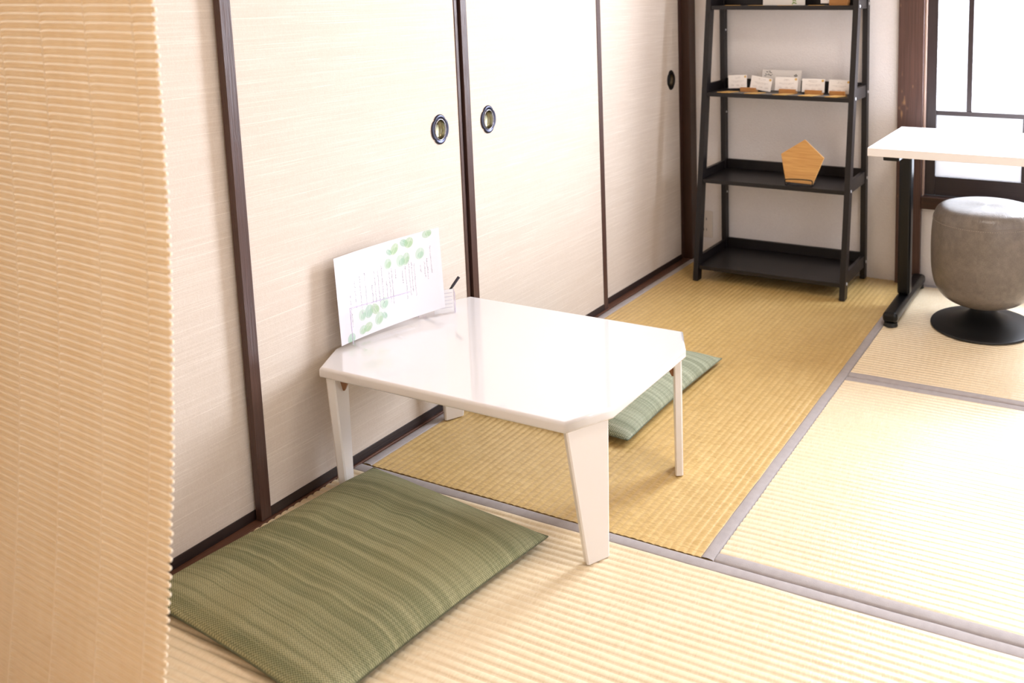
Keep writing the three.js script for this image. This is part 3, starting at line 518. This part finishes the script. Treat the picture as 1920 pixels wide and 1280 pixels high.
{
  // clear pen box behind the sheet's right end
  const turn = Math.atan2(0.064, 0.060), bx = thing('pen_box', 'clear acrylic pen box at the corner of low table', 'pen box', [0.088, TOP, 0.240], turn), w = 0.044, d = 0.020, h = 0.052, t = 0.002;
  part('base', box(-w, w, 0, t, -d, d, 0.0003), M.acrylic, bx);
  part('wall', box(-w, w, t, h * 0.7, d - t, d, 0.0003), M.acrylic, bx); part('wall', box(-w, w, t, h, -d, -d + t, 0.0003), M.acrylic, bx);
  part('wall', box(-w, -w + t, t, h, -d + t, d - t, 0.0003), M.acrylicEdge, bx); part('wall', box(w - t, w, t, h, -d + t, d - t, 0.0003), M.acrylicEdge, bx);
  const at = (x, y, z) => { const v = new THREE.Vector3(x, y, z).applyAxisAngle(new THREE.Vector3(0, 1, 0), turn); return [0.088 + v.x, TOP + v.y, 0.240 + v.z]; };
  const noteTex = canvasTex(256, 192, (x, W, H) => { x.fillStyle = '#f7f6f8'; x.fillRect(0, 0, W, H); x.strokeStyle = '#cfcbd6'; x.lineWidth = 4; for (let k = 0; k < 5; k++) { x.beginPath(); x.moveTo(14, 30 + k * 30); x.lineTo(W - 14, 30 + k * 30); x.stroke(); } });
  single('note_card', 'ruled white note card inside the clear pen box', 'card', sheetGeo(0.046, 0.058, 0.0006, 0, 2), std({ color: 0xffffff, roughness: 0.7, map: noteTex }), at(0.017, 0.003, 0.0155), turn, -0.03);
  const pen = (nm, label, a, b, r, tip) => { const A = at(...a), B = at(...b), o = thing(nm, label, 'pen', A), q = (k) => A.map((v, i) => (B[i] - v) * k);
    part('barrel', bar(q(0.14), q(0.72), r), M.blackPlastic, o); part('cap', bar(q(0.72), q(1), r * 1.25), std({ color: 0x2a2533, roughness: 0.4 }), o);
    const g = new THREE.ConeGeometry(r, 0.14 * Math.hypot(...q(1)), 12); g.applyQuaternion(new THREE.Quaternion().setFromUnitVectors(new THREE.Vector3(0, -1, 0), new THREE.Vector3(...q(1)).normalize())); g.translate(...q(0.07)); part('tip', g, tip, o); };
  pen('ballpoint_pen', 'dark pen sticking up out of the clear pen box', [-0.006, 0.0045, 0.0065], [0.058, 0.082, -0.010], 0.003, M.screw);
  pen('marker_pen', 'short grey pen with pink end lying low in pen box', [-0.034, 0.0055, 0.004], [0.010, 0.030, 0.004], 0.0034, std({ color: 0xd98a94, roughness: 0.5 }));
}

// ------------------------------------------------------------------ white desk with black T legs
{
  const top = 0.599, x0 = 0.889, x1 = 1.889, zf = -0.802, zr = -1.262;
  const d = thing('desk', 'white topped desk with black steel T legs by the window', 'desk', [0, 0, 0]);
  part('desk_top', box(x0, x1, top - 0.026, top, zr, zf, 0.0016), M.deskWhite, d);
  for (const x of [0.950, 1.828]) {
    const foot = part('foot', box(x - 0.025, x + 0.025, 0.012, 0.047, -1.325, -0.872, 0.014), M.blackSteel, d);
    for (const z of [-0.892, -1.300]) { const c = new THREE.CylinderGeometry(0.021, 0.023, 0.0122, 24); c.translate(x, 0.0061, z); part('glide', c, M.blackPlastic, foot); }
    part('column', box(x - 0.022, x + 0.022, 0.046, top - 0.048, -1.105, -1.062, 0.010), M.blackSteel, d);
    part('arm', box(x - 0.026, x + 0.026, top - 0.049, top - 0.0265, -1.235, -0.862, 0.003), M.blackSteel, d);
  }
}
// ------------------------------------------------------------------ round stool
{
  const s = thing('round_stool', 'round grey suede stool on a black disc base', 'stool', [1.2255, 0, -1.008]);
  const V = (a) => a.map((q) => new THREE.Vector2(...q));
  const lathe = (prof, n = 72, sub = 60) => { const c = new THREE.SplineCurve(V(prof)).getPoints(sub); return new THREE.LatheGeometry(c, n); };
  const uvw = (g, r) => { const u = g.attributes.uv, p = g.attributes.position; for (let i = 0; i < u.count; i++) u.setXY(i, u.getX(i) * 2 * Math.PI * r, p.getY(i) + 0.6 * Math.hypot(p.getX(i), p.getZ(i))); return g; };
  const seat = part('seat', uvw(lathe([[0.0005, 0.078], [0.06, 0.079], [0.105, 0.088], [0.138, 0.110], [0.158, 0.142], [0.168, 0.19], [0.171, 0.25], [0.170, 0.31], [0.166, 0.352], [0.162, 0.370], [0.156, 0.384], [0.143, 0.3945], [0.11, 0.400], [0.05, 0.4015], [0.0005, 0.402]], 96, 110), 0.17), M.suede, s);
  const ring = new THREE.TorusGeometry(0.1640, 0.0009, 6, 120); ring.rotateX(Math.PI / 2); ring.translate(0, 0.3635, 0); part('seam', ring, std({ color: 0x776c63, roughness: 0.7 }), seat);
  const sts = []; for (let i = 0; i < 150; i++) { const a = i / 150 * 2 * Math.PI, b = a + 0.024; sts.push(bar([0.1665 * Math.cos(a), 0.3555, 0.1665 * Math.sin(a)], [0.1665 * Math.cos(b), 0.3555, 0.1665 * Math.sin(b)], 0.0007, 5)); }
  const st = part('stitching', sts, std({ color: 0xa59a8f, roughness: 0.8 }), seat); st.userData.kind = 'stuff';
  part('base', lathe([[0.163, 0.0], [0.1665, 0.0015], [0.1665, 0.0055], [0.162, 0.0085], [0.14, 0.013], [0.10, 0.021], [0.06, 0.036], [0.038, 0.056], [0.031, 0.08]], 96, 80), M.blackPaint, s);
  const hub = new THREE.CylinderGeometry(0.05, 0.05, 0.006, 32); hub.translate(0, 0.077, 0); part('swivel_plate', hub, M.blackPaint, s);
}
// ------------------------------------------------------------------ wall socket
{
  const o = thing('wall_socket', 'double wall socket low on the back wall behind shelf leg', 'socket', [0.066, 0.137, ZB]);
  const plate = part('plate', box(-0.033, 0.033, -0.056, 0.056, 0, 0.006, 0.003), M.plastic, o);
  for (const y of [-0.022, 0.022]) for (const x of [-0.006, 0.006]) part('slot', box(x - 0.0012, x + 0.0012, y - 0.005, y + 0.005, 0.0055, 0.0064, 0.0002), M.hole, plate);
}

// ------------------------------------------------------------------ hanging blind of ribbed slats, near the camera
{
  const x0 = -0.555, x1 = 0, P = 0.0108, y0 = 0.014, n = 200;
  const b = thing('hanging_blind', 'tan ribbed blind hanging in the left foreground', 'blind', [0.578, 0, 1.198], -0.073);
  const zAt = (y) => 0.088 * Math.pow(Math.max(0, 1.09 - y), 2.0);
  const threads = [-0.465, -0.36, -0.254, -0.148, -0.043];
  const variants = [0, 1, 2, 3].map((k) => {                      // one slat: lens-shaped rod pinched where the threads hold it
    const prof = []; for (let j = 0; j < 12; j++) { const q = j / 12 * 2 * Math.PI; prof.push([-P * 0.12 + Math.cos(q) * P * 0.37, Math.sin(q) * 0.0030]); }
    const nx = 100, R = prof.length, pos = [], uv = [], idx = [];
    for (let i = 0; i <= nx; i++) { const x = x0 + (x1 - x0) * i / nx + (k - 1.5) * 0.0008 * (i === nx ? 1 : 0); let pinch = 0; for (const t of threads) pinch = Math.max(pinch, Math.exp(-Math.pow((x - t) / 0.0045, 2))); const end = i === 0 || i === nx ? 0.75 : 1;
      prof.forEach(([py, pz], j) => { pos.push(x, py * end - 0.0016 * pinch, pz * end); uv.push(x, j / R * 0.02 + k * 0.013); }); }
    for (let i = 0; i < nx; i++) for (let j = 0; j < R; j++) { const a = i * R + j, c = i * R + (j + 1) % R; idx.push(a, a + R, c, c, a + R, c + R); }
    for (const [i, f] of [[0, 1], [nx, 0]]) for (let j = 1; j < R - 1; j++) { const a = i * R; f ? idx.push(a, a + j, a + j + 1) : idx.push(a, a + j + 1, a + j); }
    // the single-ply web that joins it to the slat above
    const c0 = pos.length / 3, web = [[P * 0.20, 0.0016], [P * 0.32, 0.0026], [P * 0.44, 0.0026], [P * 0.56, 0.0014]];
    for (let i = 0; i <= nx; i++) { const x = x0 + (x1 - x0) * i / nx; let pinch = 0; for (const t of threads) pinch = Math.max(pinch, Math.exp(-Math.pow((x - t) / 0.0045, 2))); for (const [py, pz] of web) { pos.push(x, py - 0.0016 * pinch, pz); uv.push(x, 0.03); } }
    for (let i = 0; i < nx; i++) for (let j = 0; j < 3; j++) { const a = c0 + i * 4 + j, b = a + 4; idx.push(a, b, a + 1, a + 1, b, b + 1); }
    const g = new THREE.BufferGeometry(); g.setAttribute('position', new THREE.Float32BufferAttribute(pos, 3)); g.setAttribute('uv', new THREE.Float32BufferAttribute(uv, 2)); g.setIndex(idx); g.computeVertexNormals(); return g;
  });
  let y = y0;
  for (let i = 0; i < n && y < 2.06; i++) {
    const s = part('slat', variants[Math.floor(rnd() * 4)], M.blind, b), dz = (zAt(y + 0.005) - zAt(y - 0.005)) / 0.01;
    s.position.set(rr(-0.0005, 0.0005), y, zAt(y)); s.rotation.x = -Math.atan(-dz); y += P * Math.cos(Math.atan(dz));
  }
  const yTop = y;
  for (const t of threads) { const pts = []; for (let k = 0; k <= 20; k++) { const yy = y0 + (yTop - y0) * k / 20; pts.push([t, yy, zAt(yy) + 0.0030]); } part('thread', tube(pts, 0.0006, 60, 5), M.thread, b); }
  part('head_rail', box(x0, x1, yTop, yTop + 0.03, -0.012, 0.013, 0.002), M.pine, b);
  part('hanging_cord', [bar([-0.45, yTop + 0.03, 0], [-0.45, CEIL, 0], 0.002), bar([-0.1, yTop + 0.03, 0], [-0.1, CEIL, 0], 0.002)], M.thread, b);
}
// ------------------------------------------------------------------ ceiling lamps (above the frame)
for (const [x, z, power, where] of [[1.7, 0.35, LAMP, 'over the mats beside the window'], [1.5, 2.3, LAMP_FRONT, 'in the front of the room']]) {
  const l = thing('ceiling_lamp', 'round white ceiling lamp ' + where, 'lamp', [x, CEIL, z], 0, 'ceiling lamps');
  part('shade', tr(new THREE.CylinderGeometry(0.24, 0.22, 0.09, 48), 0, -0.045, 0), std({ color: 0xfff2dd, emissive: WARM, emissiveIntensity: 1.2, roughness: 0.6 }), l);
  const a = new THREE.RectAreaLight(WARM, power, 0.42, 0.42); a.name = 'lamp_light'; a.position.set(x, CEIL - 0.093, z); a.lookAt(x, 0, z); scene.add(a);
}
renderer.render(scene, camera);
